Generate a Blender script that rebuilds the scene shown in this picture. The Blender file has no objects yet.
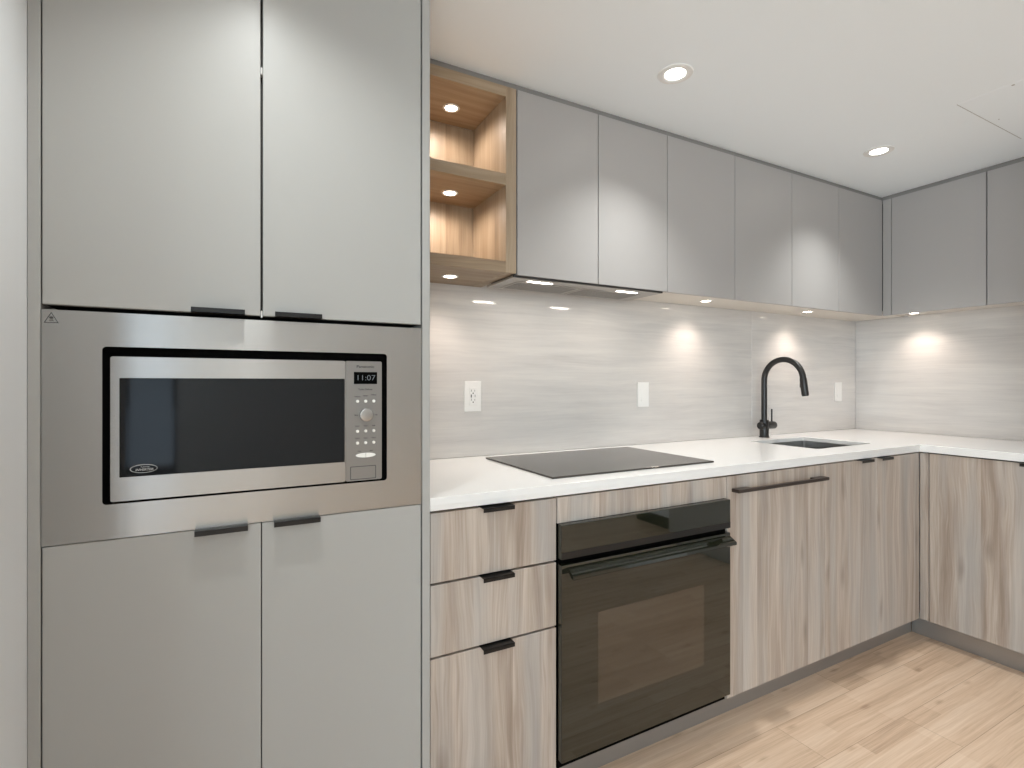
import bpy, bmesh, math, random
from math import pi, sin, cos, radians
from mathutils import Vector, Matrix

random.seed(4)
sc = bpy.context.scene
col = sc.collection

# ---------------------------------------------------------------- camera
FPX = 516.4
cam_d = bpy.data.cameras.new('camera')
cam_d.sensor_width = 36.0
cam_d.lens = FPX / 1024 * 36.0
cam_d.shift_y = -0.00104
cam_d.clip_start = 0.02
cam = bpy.data.objects.new('camera', cam_d)
cam.location = (0, 0, 1.199)
cam.rotation_euler = (pi / 2, 0, -radians(28.04))
col.objects.link(cam)
sc.camera = cam

# ---------------------------------------------------------------- exposure, sky, daylight
sc.view_settings.view_transform = 'Standard'
sc.view_settings.look = 'None'
sc.view_settings.exposure = -0.16
sc.view_settings.gamma = 1.0
sc.view_settings.use_curve_mapping = False
sc.cycles.max_bounces = 10
sc.cycles.diffuse_bounces = 6
sc.cycles.glossy_bounces = 5
sc.cycles.sample_clamp_indirect = 6.0
sc.cycles.use_denoising = True

w = bpy.data.worlds.new('sky')
sc.world = w
w.use_nodes = True
bg = w.node_tree.nodes['Background']
bg.inputs[0].default_value = (0.72, 0.86, 1.0, 1)
bg.inputs[1].default_value = 0.9

DAY = 0.65      # daylight level
LAMP = 1.0     # lamp level


def area(name, loc, size, direction, power, color=(1, 1, 1)):
    d = bpy.data.lights.new(name, 'AREA')
    d.shape = 'RECTANGLE'
    d.size, d.size_y = size
    d.energy = power
    d.color = color
    o = bpy.data.objects.new(name, d)
    o.location = loc
    o.rotation_euler = Vector(direction).to_track_quat('-Z', 'Y').to_euler()
    col.objects.link(o)
    return o


DAYC = (0.82, 0.94, 1.0)
area('daylight_rear_wide', (-1.95, -4.78, 1.25), (1.2, 2.1), (0.3, 1, 0.6), 150 * DAY, DAYC)
area('daylight_rear_slim', (-0.87, -4.78, 1.25), (0.46, 2.0), (0, 1, 0.15), 7 * DAY, (0.6, 0.8, 1.0))
area('daylight_left', (-2.78, -2.2, 1.25), (2.8, 2.1), (1, 0, 0.6), 290 * DAY, DAYC)

# ---------------------------------------------------------------- key planes (metres)
YF = 1.2316     # counter edge and cabinet fronts, back run
YB = 1.8565     # face of the stone splashback, back run
YU = 1.5654     # wall cabinet fronts, back run
XF = 2.8142     # counter edge, right run
XR = 3.4461     # face of the splashback, right run
XU = 3.1689     # wall cabinet fronts, right run
ZC = 0.911      # worktop
ZCB = 0.878
ZU = 1.572      # underside of wall cabinets
ZT = 2.212      # top of wall cabinets
ZCE = 2.235     # ceiling
XP = 0.4245     # right face of tall cabinet


# ---------------------------------------------------------------- materials
def new_mat(name):
    m = bpy.data.materials.new(name)
    m.use_nodes = True
    nt = m.node_tree
    return m, nt, nt.nodes['Principled BSDF']


def plain(name, color, rough=0.5, metal=0.0, spec=0.5, ior=1.5, coat=0.0, bump=0.0, bscale=200, emis=None, es=0.0):
    m, nt, b = new_mat(name)
    b.inputs['Base Color'].default_value = (*color, 1)
    b.inputs['Roughness'].default_value = rough
    b.inputs['Metallic'].default_value = metal
    b.inputs['Specular IOR Level'].default_value = spec
    b.inputs['IOR'].default_value = ior
    b.inputs['Coat Weight'].default_value = coat
    b.inputs['Coat Roughness'].default_value = 0.03
    if emis:
        b.inputs['Emission Color'].default_value = (*emis, 1)
        b.inputs['Emission Strength'].default_value = es
    N = nt.nodes.new
    tc = N('ShaderNodeTexCoord')
    n = N('ShaderNodeTexNoise')
    n.inputs['Scale'].default_value = bscale
    n.inputs['Detail'].default_value = 3
    nt.links.new(tc.outputs['Object'], n.inputs['Vector'])
    if bump:
        bp = N('ShaderNodeBump')
        bp.inputs['Strength'].default_value = bump
        bp.inputs['Distance'].default_value = 0.001
        nt.links.new(n.outputs['Fac'], bp.inputs['Height'])
        nt.links.new(bp.outputs['Normal'], b.inputs['Normal'])
    else:
        mr = N('ShaderNodeMapRange')
        mr.inputs['To Min'].default_value = rough * 0.96
        mr.inputs['To Max'].default_value = min(1, rough * 1.04)
        nt.links.new(n.outputs['Fac'], mr.inputs['Value'])
        nt.links.new(mr.outputs['Result'], b.inputs['Roughness'])
    return m


def srgb(r, g, b):
    f = lambda c: (c / 255 / 12.92) if c / 255 <= 0.04045 else ((c / 255 + 0.055) / 1.055) ** 2.4
    return (f(r), f(g), f(b))


def wood(name, axis, base, dark, light, strip=0.09, tone=0.55, rough=0.5, knots=True, cool=None, seed=0.0, fine=0.35):
    """axis: the grain direction, 'x' or 'z'; the pattern runs across the two other axes"""
    m, nt, b = new_mat(name)
    N, L = nt.nodes.new, nt.links.new
    tc = N('ShaderNodeTexCoord')
    oi = N('ShaderNodeObjectInfo')
    sep = N('ShaderNodeSeparateXYZ')
    L(tc.outputs['Object'], sep.inputs[0])

    def math_(op, a, bb=None):
        n = N('ShaderNodeMath'); n.operation = op
        for i, v in enumerate((a, bb)):
            if v is None: continue
            if isinstance(v, (int, float)): n.inputs[i].default_value = v
            else: L(v, n.inputs[i])
        return n.outputs[0]
    if axis == 'z':
        across = math_('ADD', sep.outputs[0], sep.outputs[1]); along = sep.outputs[2]
    else:
        across = math_('ADD', sep.outputs[1], sep.outputs[2]); along = sep.outputs[0]
    rnd = math_('MULTIPLY', oi.outputs['Random'], 7.0)
    across = math_('ADD', math_('ADD', across, rnd), 3.0 + seed)
    along = math_('ADD', along, math_('MULTIPLY', oi.outputs['Random'], 11.0))
    # low-frequency warp of the grain
    wv = N('ShaderNodeCombineXYZ'); L(math_('MULTIPLY', across, 9.0), wv.inputs[0]); L(math_('MULTIPLY', along, 2.2), wv.inputs[1])
    wn = N('ShaderNodeTexNoise'); wn.inputs['Scale'].default_value = 1.0; wn.inputs['Detail'].default_value = 2
    L(wv.outputs[0], wn.inputs['Vector'])
    warp = math_('MULTIPLY', math_('SUBTRACT', wn.outputs['Fac'], 0.5), 0.06)
    aw = math_('ADD', across, warp)
    # board strips
    vo = N('ShaderNodeTexVoronoi'); vo.voronoi_dimensions = '1D'; vo.inputs['Scale'].default_value = 1.0 / strip
    L(across, vo.inputs['W'])
    vs = N('ShaderNodeSeparateColor'); L(vo.outputs['Color'], vs.inputs[0])
    # broad streaks
    c1 = N('ShaderNodeCombineXYZ'); L(math_('MULTIPLY', aw, 36.0), c1.inputs[0]); L(math_('MULTIPLY', along, 1.5), c1.inputs[1]); L(math_('MULTIPLY', vs.outputs[1], 9.0), c1.inputs[2])
    n1 = N('ShaderNodeTexNoise'); n1.inputs['Scale'].default_value = 1.0; n1.inputs['Detail'].default_value = 5; n1.inputs['Roughness'].default_value = 0.6
    L(c1.outputs[0], n1.inputs['Vector'])
    # fine fibres
    c2 = N('ShaderNodeCombineXYZ'); L(math_('MULTIPLY', aw, 230.0), c2.inputs[0]); L(math_('MULTIPLY', along, 3.0), c2.inputs[1])
    n2 = N('ShaderNodeTexNoise'); n2.inputs['Scale'].default_value = 1.0; n2.inputs['Detail'].default_value = 4; n2.inputs['Roughness'].default_value = 0.65
    L(c2.outputs[0], n2.inputs['Vector'])
    f = math_('ADD', math_('MULTIPLY', math_('SUBTRACT', n1.outputs['Fac'], 0.5), 1.5), math_('MULTIPLY', math_('SUBTRACT', n2.outputs['Fac'], 0.5), fine * 2))
    f = math_('ADD', f, math_('MULTIPLY', math_('SUBTRACT', vs.outputs[0], 0.5), tone))
    f = math_('ADD', f, 0.5)
    cr = N('ShaderNodeValToRGB'); L(f, cr.inputs[0])
    e = cr.color_ramp.elements
    e[0].position = 0.12; e[0].color = (*dark, 1)
    e[1].position = 0.9; e[1].color = (*light, 1)
    mid = cr.color_ramp.elements.new(0.5); mid.color = (*base, 1)
    out = cr.outputs[0]
    if cool:
        mx = N('ShaderNodeMix'); mx.data_type = 'RGBA'; mx.blend_type = 'MIX'
        c5 = N('ShaderNodeCombineXYZ'); L(math_('MULTIPLY', across, 12.0), c5.inputs[0]); L(math_('MULTIPLY', along, 0.7), c5.inputs[1])
        n5 = N('ShaderNodeTexNoise'); n5.inputs['Scale'].default_value = 1; L(c5.outputs[0], n5.inputs['Vector'])
        mr = N('ShaderNodeMapRange'); L(n5.outputs['Fac'], mr.inputs[0])
        mr.inputs[1].default_value = 0.45; mr.inputs[2].default_value = 0.68; mr.inputs[3].default_value = 0; mr.inputs[4].default_value = 0.6
        L(mr.outputs[0], mx.inputs[0]); L(out, mx.inputs[6]); mx.inputs[7].default_value = (*cool, 1)
        out = mx.outputs[2]
    if knots:
        c3 = N('ShaderNodeCombineXYZ'); L(math_('MULTIPLY', aw, 9.0), c3.inputs[0]); L(math_('MULTIPLY', along, 2.4), c3.inputs[1])
        v3 = N('ShaderNodeTexVoronoi'); v3.voronoi_dimensions = '2D'; v3.inputs['Scale'].default_value = 1.0
        L(c3.outputs[0], v3.inputs['Vector'])
        mk = N('ShaderNodeMapRange'); L(v3.outputs['Distance'], mk.inputs[0])
        mk.inputs[1].default_value = 0.03; mk.inputs[2].default_value = 0.17; mk.inputs[3].default_value = 0.42; mk.inputs[4].default_value = 0.0
        sk = N('ShaderNodeSeparateColor'); L(v3.outputs['Color'], sk.inputs[0])
        gate = math_('GREATER_THAN', sk.outputs[0], 0.6)
        kf = math_('MULTIPLY', mk.outputs[0], gate)
        mx2 = N('ShaderNodeMix'); mx2.data_type = 'RGBA'
        L(kf, mx2.inputs[0]); L(out, mx2.inputs[6]); mx2.inputs[7].default_value = (*[c * 0.55 for c in dark], 1)
        out = mx2.outputs[2]
    L(out, b.inputs['Base Color'])
    b.inputs['Roughness'].default_value = rough
    bp = N('ShaderNodeBump'); bp.inputs['Strength'].default_value = 0.12; bp.inputs['Distance'].default_value = 0.0006
    L(n2.outputs['Fac'], bp.inputs['Height']); L(bp.outputs[0], b.inputs['Normal'])
    return m


def floor_material():
    m, nt, b = new_mat('oak_planks')
    N, L = nt.nodes.new, nt.links.new
    tc = N('ShaderNodeTexCoord')
    br = N('ShaderNodeTexBrick')
    br.offset = 0.37; br.offset_frequency = 2; br.squash = 1.0
    br.inputs['Scale'].default_value = 1.0
    br.inputs['Brick Width'].default_value = 1.22
    br.inputs['Row Height'].default_value = 0.178
    br.inputs['Mortar Size'].default_value = 0.0011
    br.inputs['Mortar Smooth'].default_value = 0.2
    br.inputs['Color1'].default_value = (0, 0, 0, 1)
    br.inputs['Color2'].default_value = (1, 1, 1, 1)
    br.inputs['Mortar'].default_value = (0.5, 0.5, 0.5, 1)
    mp = N('ShaderNodeMapping'); mp.inputs['Location'].default_value = (0.33, 0.09, 0)
    L(tc.outputs['Object'], mp.inputs[0]); L(mp.outputs[0], br.inputs['Vector'])
    # small strips printed inside each plank
    b2 = N('ShaderNodeTexBrick')
    b2.offset = 0.43; b2.offset_frequency = 2
    b2.inputs['Scale'].default_value = 1.0
    b2.inputs['Brick Width'].default_value = 0.43
    b2.inputs['Row Height'].default_value = 0.0593
    b2.inputs['Mortar Size'].default_value = 0.0
    b2.inputs['Color1'].default_value = (0, 0, 0, 1); b2.inputs['Color2'].default_value = (1, 1, 1, 1)
    L(mp.outputs[0], b2.inputs['Vector'])
    sep = N('ShaderNodeSeparateXYZ'); L(tc.outputs['Object'], sep.inputs[0])

    def math_(op, a, bb=None):
        n = N('ShaderNodeMath'); n.operation = op
        for i, v in enumerate((a, bb)):
            if v is None: continue
            if isinstance(v, (int, float)): n.inputs[i].default_value = v
            else: L(v, n.inputs[i])
        return n.outputs[0]
    r1 = N('ShaderNodeSeparateColor'); L(br.outputs['Color'], r1.inputs[0])
    r2 = N('ShaderNodeSeparateColor'); L(b2.outputs['Color'], r2.inputs[0])
    cw = N('ShaderNodeCombineXYZ'); L(math_('MULTIPLY', sep.outputs[0], 2.2), cw.inputs[0]); L(math_('MULTIPLY', sep.outputs[1], 8.0), cw.inputs[1])
    nw = N('ShaderNodeTexNoise'); nw.inputs['Scale'].default_value = 1; nw.inputs['Detail'].default_value = 2; L(cw.outputs[0], nw.inputs['Vector'])
    yw = math_('ADD', sep.outputs[1], math_('MULTIPLY', math_('SUBTRACT', nw.outputs['Fac'], 0.5), 0.022))
    c1 = N('ShaderNodeCombineXYZ'); L(math_('MULTIPLY', sep.outputs[0], 1.3), c1.inputs[0]); L(math_('MULTIPLY', yw, 48.0), c1.inputs[1]); L(math_('MULTIPLY', r1.outputs[0], 13.0), c1.inputs[2])
    n1 = N('ShaderNodeTexNoise'); n1.inputs['Scale'].default_value = 1; n1.inputs['Detail'].default_value = 6; n1.inputs['Roughness'].default_value = 0.62; L(c1.outputs[0], n1.inputs['Vector'])
    c2 = N('ShaderNodeCombineXYZ'); L(math_('MULTIPLY', sep.outputs[0], 6.0), c2.inputs[0]); L(math_('MULTIPLY', yw, 240.0), c2.inputs[1])
    n2 = N('ShaderNodeTexNoise'); n2.inputs['Scale'].default_value = 1; n2.inputs['Detail'].default_value = 3; L(c2.outputs[0], n2.inputs['Vector'])
    c3 = N('ShaderNodeCombineXYZ'); L(math_('MULTIPLY', sep.outputs[0], 2.5), c3.inputs[0]); L(math_('MULTIPLY', yw, 7.0), c3.inputs[1])
    v3 = N('ShaderNodeTexVoronoi'); v3.voronoi_dimensions = '2D'; v3.inputs['Scale'].default_value = 1; L(c3.outputs[0], v3.inputs['Vector'])
    mk = N('ShaderNodeMapRange'); L(v3.outputs['Distance'], mk.inputs[0])
    mk.inputs[1].default_value = 0.01; mk.inputs[2].default_value = 0.09; mk.inputs[3].default_value = 0.25; mk.inputs[4].default_value = 0.0
    f = math_('ADD', math_('MULTIPLY', math_('SUBTRACT', n1.outputs['Fac'], 0.5), 0.9), math_('MULTIPLY', math_('SUBTRACT', n2.outputs['Fac'], 0.5), 0.5))
    f = math_('ADD', f, math_('MULTIPLY', math_('SUBTRACT', r1.outputs[0], 0.5), 0.2))
    f = math_('ADD', f, math_('MULTIPLY', math_('SUBTRACT', r2.outputs[0], 0.5), 0.2))
    f = math_('SUBTRACT', math_('ADD', f, 0.5), mk.outputs[0])
    cr = N('ShaderNodeValToRGB'); L(f, cr.inputs[0])
    e = cr.color_ramp.elements
    e[0].position = 0.1; e[0].color = (*srgb(165, 136, 112), 1)
    e[1].position = 0.92; e[1].color = (*srgb(229, 206, 184), 1)
    md = e.new(0.5); md.color = (*srgb(207, 178, 152), 1)
    mx = N('ShaderNodeMix'); mx.data_type = 'RGBA'; L(math_('MULTIPLY', br.outputs['Fac'], 0.5), mx.inputs[0]); L(cr.outputs[0], mx.inputs[6]); mx.inputs[7].default_value = (*srgb(120, 90, 66), 1)
    L(mx.outputs[2], b.inputs['Base Color'])
    b.inputs['Roughness'].default_value = 0.42
    bp = N('ShaderNodeBump'); bp.inputs['Strength'].default_value = 0.15; bp.inputs['Distance'].default_value = 0.0008
    L(n2.outputs['Fac'], bp.inputs['Height']); L(bp.outputs[0], b.inputs['Normal'])
    return m


def stone_material():
    m, nt, b = new_mat('linen_veined_stone')
    N, L = nt.nodes.new, nt.links.new
    tc = N('ShaderNodeTexCoord')
    sep = N('ShaderNodeSeparateXYZ'); L(tc.outputs['Object'], sep.inputs[0])

    def math_(op, a, bb=None):
        n = N('ShaderNodeMath'); n.operation = op
        for i, v in enumerate((a, bb)):
            if v is None: continue
            if isinstance(v, (int, float)): n.inputs[i].default_value = v
            else: L(v, n.inputs[i])
        return n.outputs[0]
    h = math_('ADD', sep.outputs[0], sep.outputs[1])
    wn = N('ShaderNodeTexNoise'); wn.inputs['Detail'].default_value = 3; wn.inputs['Scale'].default_value = 1
    cw = N('ShaderNodeCombineXYZ'); L(math_('MULTIPLY', h, 2.4), cw.inputs[0]); L(math_('MULTIPLY', sep.outputs[2], 5.0), cw.inputs[1]); L(cw.outputs[0], wn.inputs['Vector'])
    zw = math_('ADD', sep.outputs[2], math_('MULTIPLY', math_('SUBTRACT', wn.outputs['Fac'], 0.5), 0.035))
    c1 = N('ShaderNodeCombineXYZ'); L(math_('MULTIPLY', h, 1.6), c1.inputs[0]); L(math_('MULTIPLY', zw, 22.0), c1.inputs[1])
    n1 = N('ShaderNodeTexNoise'); n1.inputs['Scale'].default_value = 1; n1.inputs['Detail'].default_value = 6; n1.inputs['Roughness'].default_value = 0.65; L(c1.outputs[0], n1.inputs['Vector'])
    c2 = N('ShaderNodeCombineXYZ'); L(math_('MULTIPLY', h, 3.5), c2.inputs[0]); L(math_('MULTIPLY', zw, 130.0), c2.inputs[1])
    n2 = N('ShaderNodeTexNoise'); n2.inputs['Scale'].default_value = 1; n2.inputs['Detail'].default_value = 3; L(c2.outputs[0], n2.inputs['Vector'])
    f = math_('ADD', math_('MULTIPLY', n1.outputs['Fac'], 0.8), math_('MULTIPLY', n2.outputs['Fac'], 0.25))
    cr = N('ShaderNodeValToRGB'); L(f, cr.inputs[0])
    e = cr.color_ramp.elements
    e[0].position = 0.25; e[0].color = (*srgb(184, 180, 177), 1)
    e[1].position = 0.85; e[1].color = (*srgb(220, 216, 210), 1)
    md = e.new(0.47); md.color = (*srgb(200, 196, 193), 1)
    L(cr.outputs[0], b.inputs['Base Color'])
    b.inputs['Roughness'].default_value = 0.07
    b.inputs['IOR'].default_value = 1.5
    return m


def brushed(name, color, rough=0.3, aniso=0.75, across=True):
    m, nt, b = new_mat(name)
    N, L = nt.nodes.new, nt.links.new
    b.inputs['Base Color'].default_value = (*color, 1)
    b.inputs['Metallic'].default_value = 1.0
    b.inputs['Roughness'].default_value = rough
    b.inputs['Anisotropic'].default_value = aniso
    b.inputs['Anisotropic Rotation'].default_value = 0.25
    tg = N('ShaderNodeTangent'); tg.direction_type = 'RADIAL'; tg.axis = 'Z'
    L(tg.outputs[0], b.inputs['Tangent'])
    tc = N('ShaderNodeTexCoord'); mp = N('ShaderNodeMapping'); mp.inputs['Scale'].default_value = (3, 3, 900)
    n = N('ShaderNodeTexNoise'); n.inputs['Scale'].default_value = 1; n.inputs['Detail'].default_value = 2
    L(tc.outputs['Object'], mp.inputs[0]); L(mp.outputs[0], n.inputs['Vector'])
    mr = N('ShaderNodeMapRange'); mr.inputs[3].default_value = rough * 0.97; mr.inputs[4].default_value = rough * 1.03
    L(n.outputs['Fac'], mr.inputs[0]); L(mr.outputs[0], b.inputs['Roughness'])
    return m


def glass_pane_material():
    m = bpy.data.materials.new('clear_glass'); m.use_nodes = True
    nt = m.node_tree; nt.nodes.clear()
    N, L = nt.nodes.new, nt.links.new
    out = N('ShaderNodeOutputMaterial'); mx = N('ShaderNodeMixShader'); t = N('ShaderNodeBsdfTransparent'); g = N('ShaderNodeBsdfGlossy')
    g.inputs['Roughness'].default_value = 0.02
    mx.inputs[0].default_value = 0.06
    L(t.outputs[0], mx.inputs[1]); L(g.outputs[0], mx.inputs[2]); L(mx.outputs[0], out.inputs[0])
    return m


M = {}
M['paint_white'] = plain('white_wall_paint', (0.74, 0.755, 0.765), 0.5, bump=0.05, bscale=300)
M['ceiling'] = plain('ceiling_paint', (0.84, 0.885, 0.92), 0.8, bump=0.05, bscale=300)
M['tall_grey'] = plain('satin_grey_lacquer', (0.39, 0.387, 0.372), 0.38, bump=0.02, bscale=900)
M['grey'] = plain('satin_grey_lacquer_wall_units', (0.365, 0.347, 0.335), 0.36, bump=0.02, bscale=900)
M['carcass'] = plain('grey_carcass', (0.36, 0.35, 0.34), 0.5)
M['gap_shade_and_trim'] = plain('gap_shade_and_dark_trim', (0.03, 0.028, 0.026), 0.7)  # gap shade put into the body colour; also the hood's black trim
M['shadow_strip'] = plain('taupe_filler', (0.22, 0.21, 0.20), 0.6)
M['pale_under'] = plain('pale_melamine', (0.66, 0.61, 0.55), 0.45)
M['black_metal'] = plain('black_metal', (0.010, 0.009, 0.0085), 0.32, spec=0.35)
M['bronze'] = plain('dark_bronze_metal', (0.06, 0.045, 0.038), 0.38, metal=0.6)
M['quartz'] = plain('white_quartz', (0.80, 0.79, 0.775), 0.14, bscale=500)
M['plastic'] = plain('white_plastic', (0.80, 0.79, 0.77), 0.3)
M['slot'] = plain('outlet_slot_black', (0.02, 0.02, 0.02), 0.5)
M['black_glass'] = plain('black_oven_glass', (0.010, 0.011, 0.006), 0.03, ior=1.68, bscale=30)
M['oven_window'] = plain('smoked_oven_window', (0.030, 0.022, 0.012), 0.05, ior=1.8, bscale=30)
M['hob_glass'] = plain('black_hob_glass', (0.045, 0.038, 0.032), 0.12, ior=1.5, bscale=700)
M['micro_glass'] = plain('microwave_dark_glass', (0.006, 0.006, 0.0065), 0.05, ior=1.38, bscale=30)
M['black_plastic'] = plain('black_plastic', (0.002, 0.002, 0.002), 0.7, spec=0.03)
M['steel'] = brushed('brushed_stainless', (0.43, 0.42, 0.405), 0.25, 0.97)
M['steel_panel'] = plain('silver_panel', (0.26, 0.245, 0.23), 0.35, metal=0.6)
M['steel_sink'] = brushed('sink_steel', (0.40, 0.39, 0.38), 0.28, 0.3)
M['hood_steel'] = plain('hood_steel', (0.38, 0.355, 0.33), 0.35, metal=0.7)
M['hood_mesh'] = plain('hood_filter_mesh', (0.22, 0.205, 0.19), 0.45, metal=0.7, bump=0.6, bscale=900)
M['kick'] = plain('satin_aluminium_plinth', (0.36, 0.345, 0.33), 0.30, metal=0.7)
M['ink'] = plain('printed_dark_grey', (0.05, 0.05, 0.05), 0.6)
M['ink_pale'] = plain('printed_pale_grey', (0.42, 0.42, 0.42), 0.5)
M['button'] = plain('pale_button', (0.85, 0.84, 0.80), 0.3)
M['led_text'] = plain('display_digits', (0.07, 0.075, 0.08), 0.5, emis=(0.75, 0.85, 0.95), es=0.12)
M['lens'] = plain('lit_lamp_lens', (0.9, 0.9, 0.9), 0.4, emis=(1.0, 0.95, 0.88), es=14.0)
M['lens_warm'] = plain('lit_warm_lens', (0.9, 0.9, 0.9), 0.4, emis=(1.0, 0.86, 0.70), es=16.0)
M['trim_white'] = plain('white_lamp_trim', (0.78, 0.78, 0.77), 0.4)
M['hairline'] = plain('ceiling_seam_grey', (0.40, 0.39, 0.38), 0.8)
M['faucet'] = plain('matte_black_faucet', (0.012, 0.0105, 0.0095), 0.36, metal=0.0)
M['base_wood'] = wood('pale_ash_melamine', 'z', srgb(174, 160, 148), srgb(146, 130, 117), srgb(197, 185, 174), strip=0.075, tone=0.34, rough=0.42, fine=0.45, cool=srgb(168, 166, 164))
M['shelf_wood_v'] = wood('honey_oak_vertical', 'z', srgb(154, 135, 112), srgb(134, 113, 90), srgb(170, 152, 130), strip=0.07, tone=0.35, rough=0.45, knots=True)
M['shelf_wood_h'] = wood('honey_oak_horizontal', 'x', srgb(152, 132, 108), srgb(132, 110, 87), srgb(167, 148, 125), strip=0.07, tone=0.35, rough=0.45, knots=False)
M['shelf_edge'] = wood('taupe_oak_edge', 'z', srgb(158, 140, 118), srgb(140, 122, 102), srgb(170, 153, 132), strip=0.09, tone=0.2, rough=0.5, knots=False)
M['floor'] = floor_material()
M['stone'] = stone_material()
M['pane'] = glass_pane_material()

# ---------------------------------------------------------------- builders
ORG = {}


def thing(name, label, cat, loc, group=None):
    o = bpy.data.objects.new(name, None)
    o.empty_display_size = 0.05
    o.location = loc
    o['label'] = label
    o['category'] = cat
    if group: o['group'] = group
    col.objects.link(o)
    ORG[o.name] = Vector(loc)
    return o


def tag(o, label, cat, group=None):
    o['label'] = label; o['category'] = cat
    if group: o['group'] = group
    return o


def put(name, bm, mat, parent=None, smooth=False, origin=None, label=None):
    """link a bmesh drawn in room coordinates as one object"""
    if parent is not None:
        org = ORG[parent.name]
    else:
        if origin is None:
            vs = [v.co for v in bm.verts]
            origin = ((min(v.x for v in vs) + max(v.x for v in vs)) / 2, (min(v.y for v in vs) + max(v.y for v in vs)) / 2, min(v.z for v in vs))
        org = Vector(origin)
    bmesh.ops.translate(bm, verts=bm.verts, vec=-org)
    bmesh.ops.recalc_face_normals(bm, faces=bm.faces)
    me = bpy.data.meshes.new(name)
    bm.to_mesh(me); bm.free()
    if smooth:
        for p in me.polygons: p.use_smooth = True
        try: me.set_sharp_from_angle(angle=radians(35))
        except Exception: pass
    mats = mat if isinstance(mat, (list, tuple)) else [mat]
    for mm in mats: me.materials.append(mm)
    o = bpy.data.objects.new(name, me)
    col.objects.link(o)
    if parent is not None:
        o.parent = parent
    else:
        o.location = org
    ORG[o.name] = org
    if label: o['label'] = label
    return o


def B():
    return bmesh.new()


def box(bm, x0, x1, y0, y1, z0, z1, bev=0.0, seg=2):
    t = bmesh.new()
    bmesh.ops.create_cube(t, size=1.0)
    for v in t.verts:
        v.co = Vector(((x0 + x1) / 2 + v.co.x * (x1 - x0), (y0 + y1) / 2 + v.co.y * (y1 - y0), (z0 + z1) / 2 + v.co.z * (z1 - z0)))
    if bev:
        bmesh.ops.bevel(t, geom=list(t.edges), offset=bev, segments=seg, affect='EDGES', profile=0.5)
    merge(bm, t)
    return bm


def merge(bm, t):
    me = bpy.data.meshes.new('tmp')
    t.to_mesh(me); t.free()
    bm.from_mesh(me)
    bpy.data.meshes.remove(me)


def bx(x0, x1, y0, y1, z0, z1, bev=0.0, seg=2):
    return box(B(), x0, x1, y0, y1, z0, z1, bev, seg)


def cyl(bm, c, r, h, axis='z', seg=32, r2=None, bev=0.0):
    t = bmesh.new()
    bmesh.ops.create_cone(t, cap_ends=True, segments=seg, radius1=r, radius2=r if r2 is None else r2, depth=h)
    if bev:
        es = [e for e in t.edges if len(e.link_faces) == 2 and any(len(f.verts) > 4 for f in e.link_faces)]
        bmesh.ops.bevel(t, geom=es, offset=bev, segments=3, affect='EDGES', profile=0.5)
    if axis == 'y': rot = Matrix.Rotation(pi / 2, 4, 'X')
    elif axis == 'x': rot = Matrix.Rotation(pi / 2, 4, 'Y')
    else: rot = Matrix.Identity(4)
    bmesh.ops.transform(t, matrix=Matrix.Translation(c) @ rot, verts=t.verts)
    merge(bm, t)
    return bm


def rounded_pts(x0, x1, z0, z1, r, n=6):
    pts = []
    for cx, cz, a0 in ((x1 - r, z0 + r, -90), (x1 - r, z1 - r, 0), (x0 + r, z1 - r, 90), (x0 + r, z0 + r, 180)):
        for i in range(n + 1):
            a = radians(a0 + 90 * i / n)
            pts.append((cx + r * cos(a), cz + r * sin(a)))
    return pts


def prism_y(bm, pts, y0, y1):
    """extrude an outline drawn in x,z between two y values"""
    a = [bm.verts.new((x, y0, z)) for x, z in pts]
    b = [bm.verts.new((x, y1, z)) for x, z in pts]
    n = len(pts)
    bm.faces.new(a); bm.faces.new(list(reversed(b)))
    for i in range(n):
        bm.faces.new((a[i], b[i], b[(i + 1) % n], a[(i + 1) % n]))
    return bm


def ring_y(bm, outer, inner, y0, y1):
    """frame between two outlines having the same number of points"""
    n = len(outer)
    oa = [bm.verts.new((x, y0, z)) for x, z in outer]; ob = [bm.verts.new((x, y1, z)) for x, z in outer]
    ia = [bm.verts.new((x, y0, z)) for x, z in inner]; ib = [bm.verts.new((x, y1, z)) for x, z in inner]
    for i in range(n):
        j = (i + 1) % n
        bm.faces.new((oa[i], oa[j], ia[j], ia[i])); bm.faces.new((ob[i], ib[i], ib[j], ob[j]))
        bm.faces.new((oa[i], ob[i], ob[j], oa[j])); bm.faces.new((ia[i], ia[j], ib[j], ib[i]))
    return bm


def tube(bm, pts, radii, seg=20, caps=True):
    pts = [Vector(p) for p in pts]
    if isinstance(radii, (int, float)): radii = [radii] * len(pts)
    rings = []
    prev = None
    for i, p in enumerate(pts):
        d = (pts[min(i + 1, len(pts) - 1)] - pts[max(i - 1, 0)]).normalized()
        if prev is None:
            up = Vector((1, 0, 0)) if abs(d.x) < 0.9 else Vector((0, 1, 0))
            u = d.cross(up).normalized()
        else:
            u = (prev - d * prev.dot(d)).normalized()
        prev = u
        v = d.cross(u)
        rings.append([bm.verts.new(p + (u * cos(2 * pi * k / seg) + v * sin(2 * pi * k / seg)) * radii[i]) for k in range(seg)])
    for a, b in zip(rings, rings[1:]):
        for k in range(seg):
            bm.faces.new((a[k], a[(k + 1) % seg], b[(k + 1) % seg], b[k]))
    if caps:
        bm.faces.new(list(reversed(rings[0]))); bm.faces.new(rings[-1])
    return bm


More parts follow.
